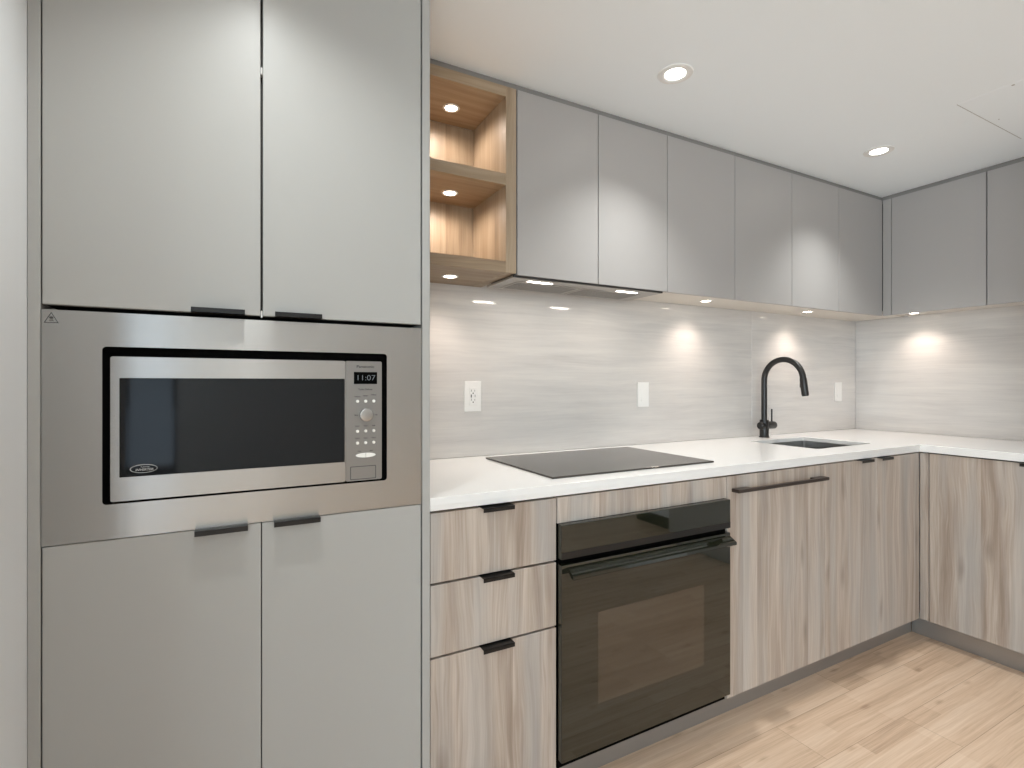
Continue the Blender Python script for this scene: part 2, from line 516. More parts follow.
def lathe(bm, prof, c, seg=36):
    """profile of (radius, z) about a vertical axis through c"""
    rings = []
    for r, z in prof:
        if r < 1e-6: rings.append([bm.verts.new((c[0], c[1], c[2] + z))])
        else: rings.append([bm.verts.new((c[0] + r * cos(2 * pi * k / seg), c[1] + r * sin(2 * pi * k / seg), c[2] + z)) for k in range(seg)])
    for a, b in zip(rings, rings[1:]):
        for k in range(seg):
            k2 = (k + 1) % seg
            if len(a) == 1 and len(b) > 1: bm.faces.new((a[0], b[k2], b[k]))
            elif len(b) == 1 and len(a) > 1: bm.faces.new((a[k], a[k2], b[0]))
            elif len(a) > 1: bm.faces.new((a[k], a[k2], b[k2], b[k]))
    return bm


def text(name, body, x, y, z, size, mat, parent, align='CENTER', depth=0.0002, shear=0.0, sx=1.0):
    """printed lettering standing on a front that faces -y; its size is the height of the capitals"""
    c = bpy.data.curves.new(name, 'FONT')
    c.body = body
    c.size = size / 0.7
    c.align_x = align
    c.align_y = 'CENTER'
    c.extrude = depth
    c.shear = shear
    c.offset = size * 0.03 if size < 0.01 else -size * 0.012
    c.materials.append(mat)
    o = bpy.data.objects.new(name, c)
    org = ORG[parent.name]
    o.parent = parent
    o.location = Vector((x, y, z)) - org
    o.rotation_euler = (pi / 2, 0, 0)
    o.scale = (sx, 1, 1)
    col.objects.link(o)
    me = bpy.data.meshes.new_from_object(o)
    m_ = bpy.data.objects.new(name, me)
    m_.parent = parent; m_.location = o.location; m_.rotation_euler = o.rotation_euler; m_.scale = o.scale
    bpy.data.objects.remove(o)
    col.objects.link(m_)
    m_.name = name
    return m_


def structure(name, bm, mat, **k):
    o = put(name, bm, mat, **k)
    o['kind'] = 'structure'
    return o


# ---------------------------------------------------------------- the room
X0, X1, Y0, Y1 = -2.7, XR + 0.014, -4.7, YB + 0.014
XL = -0.334
structure('floor', bx(X0 - 0.12, X1 + 0.12, Y0 - 0.12, Y1 + 0.12, -0.08, 0.0), M['floor'], origin=(0, 0, 0))
structure('ceiling', bx(X0 - 0.12, X1 + 0.12, Y0 - 0.12, Y1 + 0.12, ZCE, ZCE + 0.1), M['ceiling'])
structure('wall_back', bx(XL - 0.12, X1 + 0.12, Y1, Y1 + 0.12, 0, ZCE), M['paint_white'])
structure('wall_right', bx(X1, X1 + 0.12, Y0 - 0.12, Y1, 0, ZCE), M['paint_white'])
structure('wall_left', bx(XL - 0.12, XL, 0.30, Y1, 0, ZCE), M['paint_white'])
structure('wall_left_return', bx(X0 - 0.12, XL - 0.12, 0.30, 0.42, 0, ZCE), M['paint_white'])


def wall_with_openings(name, along, lo, hi, at, thick, holes):
    """a wall along x or y with rectangular openings (a, b, z0, z1)"""
    bm = B()
    def seg(a, b, z0, z1):
        if b - a < 1e-4 or z1 - z0 < 1e-4: return
        if along == 'x': box(bm, a, b, at - thick, at, z0, z1)
        else: box(bm, at - thick, at, a, b, z0, z1)
    cur = lo
    for a, b, z0, z1 in sorted(holes):
        seg(cur, a, 0, ZCE); seg(a, b, 0, z0); seg(a, b, z1, ZCE)
        cur = b
    seg(cur, hi, 0, ZCE)
    return structure(name, bm, M['paint_white'])


wall_with_openings('wall_rear', 'x', X0, X1, Y0, 0.12, [(-2.55, -1.35, 0.15, 2.12), (-1.12, -0.62, 0.15, 2.12)])
wall_with_openings('wall_left_far', 'y', Y0 - 0.12, 0.30, X0, 0.12, [(-3.6, -0.8, 0.15, 2.12)])


def window(n, along, a, b, z0, z1, at, mull):
    f = B()
    def seg(p, q, r, s):
        if along == 'x': box(f, p, q, at - 0.08, at - 0.03, r, s, 0.002, 1)
        else: box(f, at - 0.08, at - 0.03, p, q, r, s, 0.002, 1)
    t = 0.045
    seg(a, b, z0, z0 + t); seg(a, b, z1 - t, z1); seg(a, a + t, z0 + t, z1 - t); seg(b - t, b, z0 + t, z1 - t)
    for k in range(1, mull):
        c = a + (b - a) * k / mull
        seg(c - t / 2, c + t / 2, z0 + t, z1 - t)
    o = structure('window_%d' % n, f, M['black_metal'])
    g = B()
    if along == 'x': box(g, a + t / 2, b - t / 2, at - 0.058, at - 0.052, z0 + t / 2, z1 - t / 2)
    else: box(g, at - 0.058, at - 0.052, a + t / 2, b - t / 2, z0 + t / 2, z1 - t / 2)
    put('pane', g, M['pane'], o)


window(1, 'x', -1.12, -0.62, 0.15, 2.12, Y0, 1)
window(2, 'x', -2.55, -1.35, 0.15, 2.12, Y0, 2)
window(3, 'y', -3.6, -0.8, 0.15, 2.12, X0, 3)

structure('wall_nib', bx(3.13, X1, -1.07, -0.45, 0, ZCE), M['paint_white'])
structure('baseboard_nib', bx(3.116, 3.13, -1.084, -0.45, 0, 0.09, 0.002, 1), M['black_metal'])

# splashback slabs of veined stone
sb = put('backsplash', bx(XP, 2.4597, YB, YB + 0.0135, ZC + 0.0005, 1.5868, 0.0006, 1), M['stone'])
tag(sb, 'polished linen-veined stone backsplash slab behind the cooktop', 'backsplash')
sb = put('backsplash', bx(2.4605, XR, YB, YB + 0.0135, ZC + 0.0005, 1.5868, 0.0006, 1), M['stone'])
tag(sb, 'polished linen-veined stone backsplash slab behind the faucet, ending in the corner', 'backsplash')
sb = put('backsplash', bx(XR, XR + 0.0135, 0.0, YB - 0.0008, ZC + 0.0005, 1.5868, 0.0006, 1), M['stone'])
tag(sb, 'pale veined stone backsplash slab on the right-hand wall', 'backsplash')

# recessed strip between the wall cabinets and the ceiling
structure('trim_1', bx(XP + 0.001, XU + 0.012, YU + 0.012, YU + 0.03, ZT - 0.01, ZCE), M['shadow_strip'])
structure('trim_2', bx(XU + 0.012, XU + 0.03, 0.30, YU + 0.03, ZT - 0.01, ZCE), M['shadow_strip'])
structure('trim_3', bx(-0.334, XP, YF + 0.014, YF + 0.03, ZT - 0.01, ZCE), M['shadow_strip'])

# access hatch in the ceiling: one hairline seam and two tiny latches
h = thing('access_panel', 'flush white ceiling access hatch shown by one thin seam, at far right', 'access panel', (2.65, 0.63, ZCE))
put('hatch', bx(2.367, 2.933, 0.352, 0.9165, ZCE - 0.0006, ZCE - 0.0001), M['ceiling'], h)
put('seam', bx(2.365, 2.935, 0.9168, 0.9188, ZCE - 0.0008, ZCE - 0.0001), M['hairline'], h)
for x, y, r in ((2.64, 0.8905, 0.0022), (2.38, 0.765, 0.0045)):
    put('latch', cyl(B(), (x, y, ZCE - 0.0012), r, 0.001, seg=16), M['hairline'], h)


# ---------------------------------------------------------------- handles
def edge_pull(x0, x1, yf, zedge, up, parent, mat=None):
    """thin finger pull hooked over a door edge of a front facing -y; up=True: over the top edge"""
    bm = B()
    s = 1 if up else -1
    p = 0.022
    za, zb = sorted((zedge + s * 0.0005, zedge + s * 0.0022))
    box(bm, x0, x1, yf - p, yf + 0.014, za, zb, 0.0004, 1)
    za, zb = sorted((zedge + s * 0.0022, zedge - s * 0.0085))
    box(bm, x0, x1, yf - p, yf - p + 0.002, za, zb, 0.0004, 1)
    return put('handle', bm, mat or M['black_metal'], parent)


def edge_pull_x(y0, y1, xf, zedge, parent):
    bm = B()
    p = 0.022
    box(bm, xf - p, xf + 0.014, y0, y1, zedge + 0.0005, zedge + 0.0022, 0.0004, 1)
    box(bm, xf - p, xf - p + 0.002, y0, y1, zedge - 0.0105, zedge + 0.0022, 0.0004, 1)
    return put('handle', bm, M['black_metal'], parent)


T = 0.0185  # door thickness

# ---------------------------------------------------------------- tall cabinet on the left
XA = -0.3153
t = thing('tall_cabinet', 'floor-to-ceiling light grey cabinet on the left holding the built-in microwave', 'cabinet', ((XL + XP) / 2, 1.54, 0))
put('side_panel', bx(XL + 0.0005, XA, YF, YB, 0.0, ZCE - 0.001, 0.0008, 1), M['tall_grey'], t)
put('side_panel', bx(0.4045, XP, YF, YB + 0.013, 0.0, ZCE - 0.001, 0.0008, 1), M['tall_grey'], t)
cb = B()
box(cb, XA, 0.4045, YF + 0.021, YB, 1.345, ZT)         # upper box
box(cb, XA, 0.4045, YF + 0.021, YB, 0.10, 0.8975)      # lower box
box(cb, XA, 0.4045, YB - 0.012, YB, 0.8975, 1.345)     # back of the niche
put('body', cb, M['gap_shade_and_trim'], t)
put('plinth', bx(XA, 0.4045, YF + 0.06, YF + 0.076, 0.0, 0.10), M['kick'], t)
for x0, x1, side in ((-0.3130, 0.0446, 0), (0.0492, 0.4008, 1)):
    d = put('upper_door', bx(x0, x1, YF, YF + T, 1.3430, ZT, 0.0012, 2), M['tall_grey'], t)
    edge_pull(*((-0.0812, 0.0148) if not side else (0.0718, 0.1672)), YF, 1.3430, False, d)
for x0, x1, side in ((-0.3130, 0.0456, 0), (0.0476, 0.4008, 1)):
    d = put('lower_door', bx(x0, x1, YF, YF + T, 0.103, 0.8990, 0.0012, 2), M['tall_grey'], t)
    edge_pull(*((-0.0752, 0.0204) if not side else (0.0698, 0.1640)), YF, 0.8990, True, d)
put('catch', bx(0.0452, 0.0486, YF + 0.004, YF + 0.02, 1.340, 1.3545, 0.0006, 1), M['plastic'], t, label='small white bumper at the foot of the gap between the upper doors')
put('hinge_stop', bx(0.0452, 0.0486, YF + 0.006, YF + 0.02, 1.865, 1.880, 0.0006, 1), M['plastic'], t, label='small white bumper half way up the door gap')

# ---------------------------------------------------------------- microwave
t = thing('microwave_oven', 'built-in stainless steel microwave with wide trim frame and black glass door', 'microwave', (0.044, 1.45, 0.9))
YM = YF - 0.001
op = rounded_pts(-0.2258, 0.3165, 0.9667, 1.2683, 0.007)
outer = rounded_pts(-0.3138, 0.4020, 0.9008, 1.3336, 0.0006)
fr = put('trim_frame', ring_y(B(), outer, op, YM, YM + 0.018), M['steel'], t)
# warning sticker: a small triangle with a mark and two lines
st = B()
def tri_ring(bm, cx, cz, s, wd, y):
    o_ = [(cx - s, cz - s * 0.9), (cx + s, cz - s * 0.9), (cx, cz + s)]
    k = 1 - wd
    g = (cx, cz - s * 0.27)
    i_ = [(g[0] + (x - g[0]) * k, g[1] + (z - g[1]) * k) for x, z in o_]
    ring_y(bm, o_, i_, y, y + 0.0004)
tri_ring(st, -0.3000, 1.3185, 0.0105, 0.17, YM - 0.0004)
put('warning_triangle', st, M['ink'], fr)
wm = B()
box(wm, -0.3035, -0.2965, YM - 0.0004, YM, 1.3125, 1.3133); box(wm, -0.3025, -0.2975, YM - 0.0004, YM, 1.3142, 1.3150)
prism_y(wm, [(-0.3 + 0.0030 * cos(a), 1.3185 + 0.0022 * sin(a)) for a in [2 * pi * k / 14 for k in range(14)]], YM - 0.0004, YM)
put('warning_mark', wm, M['ink'], fr)
cv = B()
ring_y(cv, rounded_pts(-0.2275, 0.3182, 0.9650, 1.2700, 0.007), rounded_pts(-0.2080, 0.2990, 0.9760, 1.2440, 0.004), YM + 0.010, YM + 0.035)
put('surround', cv, M['black_plastic'], t)
put('housing', bx(-0.2080, 0.2990, YM + 0.020, YM + 0.40, 0.9740, 1.2460, 0.002, 1), M['black_plastic'], t)
# door: steel frame around the dark glass
YD = YM - 0.0005
dr = B()
ring_y(dr, rounded_pts(-0.2134, 0.2204, 0.9713, 1.2497, 0.004), rounded_pts(-0.1994, 0.2188, 1.0170, 1.2085, 0.0012), YD, YD + 0.028)
md = put('door', dr, M['steel'], t)
put('window', bx(-0.1994, 0.2188, YD + 0.003, YD + 0.02, 1.0170, 1.2085, 0.0008, 1), M['micro_glass'], md)
lg = B()
N_ = 48
cx, cz = -0.1613, 1.0312
eo = [(cx + 0.0223 * cos(2 * pi * k / N_), cz + 0.0084 * sin(2 * pi * k / N_)) for k in range(N_)]
ei = [(cx + 0.0004 + 0.0212 * cos(2 * pi * k / N_), cz - 0.0002 + 0.0072 * sin(2 * pi * k / N_)) for k in range(N_)]
ring_y(lg, eo, ei, YD + 0.0024, YD + 0.003)
put('logo_oval', lg, M['ink_pale'], md)
text('logo_lettering', 'INVERTER', cx + 0.001, YD + 0.0026, cz - 0.0022, 0.0042, M['ink_pale'], md, shear=0.2, sx=1.1)
text('logo_lettering', 'Technology', cx + 0.002, YD + 0.0026, cz + 0.0032, 0.0022, M['ink_pale'], md, shear=0.2)
# control panel
cp = B()
prism_y(cp, rounded_pts(0.2214, 0.3041, 0.9713, 1.2497, 0.004), YD, YD + 0.028)
pn = put('control_panel', cp, M['steel_panel'], t)
text('brand_lettering', 'Panasonic', 0.2657, YD - 0.0004, 1.2371, 0.0058, M['ink'], pn, sx=1.25)
put('display', bx(0.2395, 0.2930, YD - 0.0008, YD + 0.002, 1.1965, 1.2245, 0.0004, 1), M['black_plastic'], pn)
text('display_digits', '11:07', 0.2663, YD - 0.0012, 1.2105, 0.0125, M['led_text'], pn, sx=1.15)
text('printed_caption', 'Turbo Defrost', 0.2655, YD - 0.0004, 1.1838, 0.0036, M['ink'], pn, sx=1.05)
caps = [('Popcorn', 0.2475, 1.1672), ('Sensor', 0.2662, 1.1690), ('Defrost', 0.2850, 1.1712),
        ('Power', 0.2475, 1.0985), ('Timer', 0.2662, 1.0985), ('Melt', 0.2850, 1.0985),
        ('Quick', 0.2475, 1.0700), ('Clock', 0.2662, 1.0700), ('Warm', 0.2850, 1.0700),
        ('Stop', 0.2520, 1.0400), ('Start', 0.2790, 1.0400), ('More', 0.2450, 1.1240), ('Less', 0.2905, 1.1240)]
for s_, x, z in caps:
    text('printed_caption', s_, x, YD - 0.0004, z, 0.0026, M['ink'], pn)
for x in (0.2475, 0.2662, 0.2850):
    for z in (1.1562, 1.0865, 1.0590):
        b_ = B(); cyl(b_, (x, YD - 0.0012, z), 0.0035, 0.003, 'y', 20, bev=0.0006)
        put('button', b_, M['button'], pn, smooth=True)
kb = B(); cyl(kb, (0.2668, YD - 0.006, 1.1245), 0.0152, 0.013, 'y', 40, bev=0.0015)
kn = put('dial', kb, M['steel'], pn, smooth=True)
ob = B()
for x0, s in ((0.2659, -1), (0.2669, 1)):
    pts = [(x0, 1.0247), (x0, 1.0353)]
    arc = [(x0 + s * 0.0222 * cos(a), 1.03 + 0.0053 * sin(a)) for a in [radians(85 - 170 * k / 14) for k in range(15)]]
    prism_y(ob, [(x0, 1.0353)] + arc + [(x0, 1.0247)], YD - 0.002, YD + 0.001)
put('start_stop_button', ob, M['button'], pn)
rb = B()
ring_y(rb, rounded_pts(0.2312, 0.2902, 0.9742, 1.0050, 0.002), rounded_pts(0.2326, 0.2888, 0.9756, 1.0036, 0.0015), YD - 0.0006, YD + 0.0004)
dk = put('door_release', bx(0.2312, 0.2902, YD - 0.0005, YD + 0.002, 0.9742, 1.0050, 0.0004, 1), M['steel_panel'], pn)
put('release_outline', rb, M['ink'], pn)

# ---------------------------------------------------------------- base cabinets, back run
YD0 = YF + 0.004    # door faces under the worktop edge
Z0, ZTOP = 0.098, 0.872


def base_body(name_, label_, x0, x1):
    t = thing(name_, label_, 'cabinet', ((x0 + x1) / 2, 1.54, 0))
    put('body', bx(x0, x1, YD0 + T + 0.001, YB - 0.001, 0.1, ZCB - 0.0005), M['gap_shade_and_trim'], t)
    return t


t = base_body('drawer_cabinet', 'three-drawer base cabinet in pale ash wood, beside the tall grey cabinet', XP + 0.0005, 0.8022)
for z0, z1 in ((0.6955, 0.8715), (0.5102, 0.6897), (Z0, 0.5045)):
    d = put('drawer_front', bx(XP + 0.0025, 0.8000, YD0, YD0 + T, z0, z1, 0.0008, 1), M['base_wood'], t)
    edge_pull(0.5640, 0.6560, YD0, z1 - 0.001, True, d)

t = base_body('oven_cabinet', 'base cabinet under the cooktop with a slim ash fascia above the oven', 0.8026, 1.5066)
bpy.data.objects.remove([c for c in t.children][0])
hb = B()
box(hb, 0.8026, 0.8056, YD0 + T + 0.001, YB - 0.001, 0.1, ZCB - 0.0005)
box(hb, 1.5030, 1.5060, YD0 + T + 0.001, YB - 0.001, 0.1, ZCB - 0.0005)
box(hb, 0.8056, 1.5030, YB - 0.014, YB - 0.001, 0.1, ZCB - 0.0005)
box(hb, 0.8056, 1.5030, YD0 + T + 0.001, YB - 0.014, 0.1, 0.112)
put('body', hb, M['gap_shade_and_trim'], t)
put('fascia', bx(0.8050, 1.5040, YD0, YD0 + T, 0.7985, 0.8725, 0.0008, 1), M['base_wood'], t)

# oven
YO = 1.2136
t = thing('oven', 'built-in black glass oven under the cooktop', 'oven', (1.15, 1.5, 0.11))
put('body', bx(0.8075, 1.5010, YD0 + 0.002, YB - 0.05, 0.114, 0.7965, 0.001, 1), M['black_plastic'], t)
fp = put('control_panel', bx(0.8040, 1.4970, YO, YO + 0.020, 0.7010, 0.7985, 0.0015, 2), M['black_glass'], t)
put('lower_strip', bx(0.8045, 1.4965, YO - 0.0008, YO, 0.7015, 0.7215, 0.0003, 1), M['black_metal'], fp)
od = put('door', bx(0.8040, 1.4970, YO, YO + 0.020, 0.1285, 0.6850, 0.0015, 2), M['black_glass'], t)
put('window', bx(0.9310, 1.3680, YO - 0.0004, YO + 0.001, 0.2620, 0.5300, 0.0002, 1), M['oven_window'], od)
hd = B()
prof = [(YO, 0.6700), (YO, 0.6780), (1.1900, 0.6650), (1.1830, 0.6620), (1.1820, 0.6530), (1.1860, 0.6500), (1.1945, 0.6530)]
va = [hd.verts.new((0.8240, y, z)) for y, z in prof]; vb = [hd.verts.new((1.4900, y, z)) for y, z in prof]
hd.faces.new(va); hd.faces.new(list(reversed(vb)))
for i in range(len(prof)):
    j = (i + 1) % len(prof); hd.faces.new((va[i], vb[i], vb[j], va[j]))
put('handle', hd, M['black_glass'], od)
put('bottom_trim', bx(0.8050, 1.4960, YD0 + 0.001, YD0 + 0.02, 0.1010, 0.1275), M['black_plastic'], t)

# dishwasher behind a wood panel
t = thing('dishwasher', 'built-in dishwasher hidden by an ash panel with a long dark bar handle', 'dishwasher', (1.79, 1.5, 0))
put('body', bx(1.5085, 2.0765, YD0 + T + 0.001, YB - 0.03, 0.1, ZCB - 0.002), M['gap_shade_and_trim'], t)
d = put('door_panel', bx(1.5082, 2.0770, YD0, YD0 + T, Z0, 0.8725, 0.0008, 1), M['base_wood'], t)
hb = B()
zb = 0.8235
box(hb, 1.5300, 2.0550, 1.2040, 1.2150, zb - 0.0065, zb + 0.0055, 0.0012, 2)
box(hb, 1.5300, 1.6050, 1.2140, YD0, zb - 0.0065, zb + 0.0055, 0.0012, 2)
box(hb, 1.9800, 2.0550, 1.2140, YD0, zb - 0.0065, zb + 0.0055, 0.0012, 2)
put('handle', hb, M['bronze'], d)

# sink cabinet
t = base_body('sink_cabinet', 'two-door ash base cabinet under the sink, running to the inner corner', 2.0785, 2.8960)
bpy.data.objects.remove([c for c in t.children][0])
hb = B()
box(hb, 2.0785, 2.0950, YD0 + T + 0.001, YB - 0.001, 0.1, ZCB - 0.0005)
box(hb, 2.8400, 2.8560, YD0 + T + 0.001, YB - 0.001, 0.1, ZCB - 0.0005)
box(hb, 2.0950, 2.8400, YD0 + T + 0.001, YB - 0.001, 0.1, 0.116)
box(hb, 2.0950, 2.8400, YD0 + T + 0.001, YD0 + T + 0.017, 0.80, ZCB - 0.0005)
box(hb, 2.0950, 2.8400, YB - 0.012, YB - 0.001, 0.116, ZCB - 0.0005)
put('body', hb, M['carcass'], t)
for x0, x1, hx in ((2.0795, 2.4550, (2.3050, 2.3950)), (2.4570, XF - 0.0005, (2.4600, 2.5480))):
    d = put('door', bx(x0, x1, YD0, YD0 + T, Z0, 0.8725, 0.0008, 1), M['base_wood'], t)
    edge_pull(*hx, YD0, 0.8715, True, d)

# base cabinet, right run
XD0 = XF + 0.004
t = thing('corner_cabinet', 'ash base cabinet of the right-hand run, with a narrow corner filler', 'cabinet', (3.1, 0.98, 0))
put('body', bx(XD0 + T + 0.001 + 0.02, XR - 0.001, 0.7420, YF - 0.01, 0.1, ZCB - 0.0005), M['gap_shade_and_trim'], t)
put('filler_strip', bx(XD0, XD0 + T, 1.2005, YD0 - 0.0005, Z0, 0.8725, 0.0006, 1), M['base_wood'], t)
d = put('door', bx(XD0, XD0 + T, 0.7450, 1.1970, Z0, 0.8725, 0.0008, 1), M['base_wood'], t)
edge_pull_x(0.7900, 0.8800, XD0, 0.8715, d)

# fridge bay that closes the right-hand run, out of frame but mirrored in the oven glass
t = thing('tall_fridge_panel', 'tall grey panelled fridge at the end of the right-hand run', 'refrigerator', (3.1, 0.25, 0))
put('body', bx(XD0 + T + 0.001, XR - 0.001, -0.40, 0.7400, 0.1, ZT), M['carcass'], t)
put('door', bx(XD0, XD0 + T, -0.398, 0.738, 0.7, ZT, 0.001, 1), M['grey'], t)
put('drawer_front', bx(XD0, XD0 + T, -0.398, 0.738, 0.1, 0.695, 0.001, 1), M['grey'], t)

# plinths
tk = put('toe_kick', bx(XP + 0.001, XF + 0.058, YF + 0.062, YF + 0.076, 0.0005, 0.0995), M['kick'])
tag(tk, 'recessed metal-grey plinth under the oven and sink cabinets', 'plinth')
tk = put('toe_kick', bx(XF + 0.060, XF + 0.074, -0.4, YF + 0.060, 0.0005, 0.0995), M['kick'])
tag(tk, 'pale metal plinth under the right-hand base cabinet', 'plinth')

# ---------------------------------------------------------------- worktop (L-shape with a real sink cut-out)
SX0, SX1, SY0, SY1 = 2.232, 2.668, 1.362, 1.700


def worktop():
    bm = B()
    outer = [(XP + 0.0005, YF), (XF, YF), (XF, 0.7420), (XR - 0.0005, 0.7420), (XR - 0.0005, YB - 0.0005), (XP + 0.0005, YB - 0.0005)]
    r = 0.012
    hole = [(x, y) for x, y in rounded_pts(SX0, SX1, SY0, SY1, r, 5)]
    ZS = ZC - 0.019
    rings = {}
    for z in (ZS, ZC):
        vo = [bm.verts.new((x, y, z)) for x, y in outer]
        vh = [bm.verts.new((x, y, z)) for x, y in hole]
        eo_ = [bm.edges.new((vo[i], vo[(i + 1) % len(vo)])) for i in range(len(vo))]
        eh_ = [bm.edges.new((vh[i], vh[(i + 1) % len(vh)])) for i in range(len(vh))]
        bmesh.ops.triangle_fill(bm, use_beauty=True, use_dissolve=False, edges=eo_ + eh_)
        rings[z] = (vo, vh)
    for k in (0, 1):
        a, b = rings[ZS][k], rings[ZC][k]
        n = len(a)
        for i in range(n):
            bm.faces.new((a[i], a[(i + 1) % n], b[(i + 1) % n], b[i]))
    # built-up front edge
    e_ = [(XP + 0.0005, YF), (XF, YF), (XF, 0.7420), (XF + 0.03, 0.7420), (XF + 0.03, YF + 0.03), (XP + 0.0005, YF + 0.03)]
    a = [bm.verts.new((x, y, ZCB)) for x, y in e_]; b = [bm.verts.new((x, y, ZS)) for x, y in e_]
    bm.faces.new(a); bm.faces.new(b)
    for i in range(6):
        bm.faces.new((a[i], a[(i + 1) % 6], b[(i + 1) % 6], b[i]))
    bmesh.ops.remove_doubles(bm, verts=bm.verts, dist=1e-5)
    return bm


ct = put('countertop', worktop(), M['quartz'])
tag(ct, 'white quartz countertop wrapping the corner in an L', 'countertop')
bv = ct.modifiers.new('soft_edges', 'BEVEL'); bv.width = 0.0012; bv.segments = 2; bv.limit_method = 'ANGLE'; bv.angle_limit = radians(50)

# undermount sink
t = thing('sink', 'undermount stainless steel single-bowl sink in front of the black faucet', 'sink', (2.45, 1.53, ZCB - 0.2))
sk = B()
def loop_xy(pts, z): return [sk.verts.new((x, y, z)) for x, y in pts]
l0 = loop_xy(rounded_pts(SX0 - 0.022, SX1 + 0.022, SY0 - 0.022, SY1 + 0.022, 0.02, 5), ZC - 0.0198)
l1 = loop_xy(rounded_pts(SX0 - 0.002, SX1 + 0.002, SY0 - 0.002, SY1 + 0.002, 0.014, 5), ZC - 0.0198)
l2 = loop_xy(rounded_pts(SX0 - 0.001, SX1 + 0.001, SY0 - 0.001, SY1 + 0.001, 0.014, 5), ZCB - 0.185)
l3 = loop_xy(rounded_pts(SX0 + 0.014, SX1 - 0.014, SY0 + 0.014, SY1 - 0.014, 0.012, 5), ZCB - 0.198)
for a, b in ((l0, l1), (l1, l2), (l2, l3)):
    n = len(a)
    for i in range(n): sk.faces.new((a[i], a[(i + 1) % n], b[(i + 1) % n], b[i]))
sk.faces.new(l3)
so = put('bowl', sk, M['steel_sink'], t)
sol = so.modifiers.new('thickness', 'SOLIDIFY'); sol.thickness = 0.0012; sol.offset = 0
dn = B(); lathe(dn, [(0.0, 0.001), (0.018, 0.001), (0.020, 0.004), (0.040, 0.004), (0.045, 0.001), (0.045, -0.002), (0.0, -0.002)], (2.45, 1.60, ZCB - 0.197))
put('drain', dn, M['steel_sink'], t, smooth=True)

# faucet
fx, fy = 2.470, 1.790
t = thing('faucet', 'tall matte black gooseneck faucet with a small side lever', 'faucet', (fx, fy, ZC))
bs = B(); lathe(bs, [(0.0, 0.0), (0.0255, 0.0), (0.0255, 0.004), (0.0225, 0.006), (0.0225, 0.088), (0.0215, 0.092), (0.0, 0.092)], (fx, fy, ZC + 0.0003))
put('base', bs, M['faucet'], t, smooth=True)
sp = B()
pts = [(fx, fy, ZC + 0.085), (fx, fy, ZC + 0.16), (fx, fy, ZC + 0.23), (fx, fy, 1.205)]
R_ = 0.107
for k in range(1, 25):
    a = pi - radians(176) * k / 24
    pts.append((fx, fy - R_ - R_ * cos(a), 1.212 + R_ * sin(a)))
sp_end = Vector(pts[-1]); dirv = (Vector(pts[-1]) - Vector(pts[-2])).normalized()
tube(sp, pts, 0.0145, 24)
put('spout', sp, M['faucet'], t, smooth=True)
hp = B()
tube(hp, [sp_end + dirv * s for s in (-0.004, 0.0, 0.012, 0.080, 0.083)], [0.0150, 0.0160, 0.0166, 0.0166, 0.0155], 24)
hh = put('spray_head', hp, M['faucet'], t, smooth=True)
nz = B(); tube(nz, [sp_end + dirv * s for s in (0.082, 0.086)], [0.0140, 0.0140], 24)
put('nozzle', nz, M['slot'], hh)
bt = B()
q = sp_end + dirv * 0.030 + Vector((0, 0.0172, 0.0))
box(bt, q.x - 0.005, q.x + 0.005, q.y - 0.002, q.y + 0.0025, q.z - 0.013, q.z + 0.009, 0.0015, 2)
put('spray_button', bt, M['faucet'], hh)
vb = B(); cyl(vb, ((fx - 0.038 + fx + 0.086) / 2, fy, ZC + 0.062), 0.0200, 0.124, 'x', 32, bev=0.008)
vo = put('valve_body', vb, M['faucet'], t, smooth=True)
lv = B(); tube(lv, [(fx + 0.062, fy, ZC + 0.078), (fx + 0.062, fy, ZC + 0.148)], 0.0042, 14)
put('lever', lv, M['faucet'], vo, smooth=True)

# cooktop
t = thing('cooktop', 'flat black glass induction cooktop set on the white countertop', 'cooktop', (1.18, 1.56, ZC))
put('glass', bx(0.8330, 1.5240, 1.3060, 1.7780, ZC + 0.0003, ZC + 0.0060, 0.0012, 2), M['hob_glass'], t)

# ---------------------------------------------------------------- wall cabinets
ZB = 1.587


def wall_unit(x0, x1, seams, label_, open_bottom=False):
    t = thing('wall_cabinet', label_, 'cabinet', ((x0 + x1) / 2, 1.71, ZU), 'grey wall cabinets above the counter')
    put('body', bx(x0 + 0.0005, x1 - 0.0005, YU + T + 0.001, YB + 0.013, ZB + 0.016, ZT), M['gap_shade_and_trim'], t)
    if open_bottom:
        put('bottom_panel', bx(x0 + 0.0005, x1 - 0.0005, 1.792, YB + 0.013, ZB, ZB + 0.016), M['pale_under'], t)
    else:
        put('bottom_panel', bx(x0 + 0.0005, x1 - 0.0005, YU + T + 0.001, YB + 0.013, ZB, ZB + 0.016), M['pale_under'], t)
    for a, b in zip(seams, seams[1:]):
        put('door', bx(a + 0.0020, b - 0.0020, YU, YU + T, ZU, ZT, 0.0010, 2), M['grey'], t)
    return t


wall_unit(0.8520, 1.5539, (0.8533, 1.2024, 1.5539), 'grey handleless two-door wall cabinet over the range hood', True)
wall_unit(1.5545, 2.3654, (1.5539, 1.9607, 2.3657), 'grey handleless two-door wall cabinet between the hood cabinet and the corner cabinet')
wall_unit(2.3660, XR - 0.001, (2.3657, 2.7537, XU - 0.003), 'grey handleless two-door wall cabinet ending in the inner corner over the faucet')
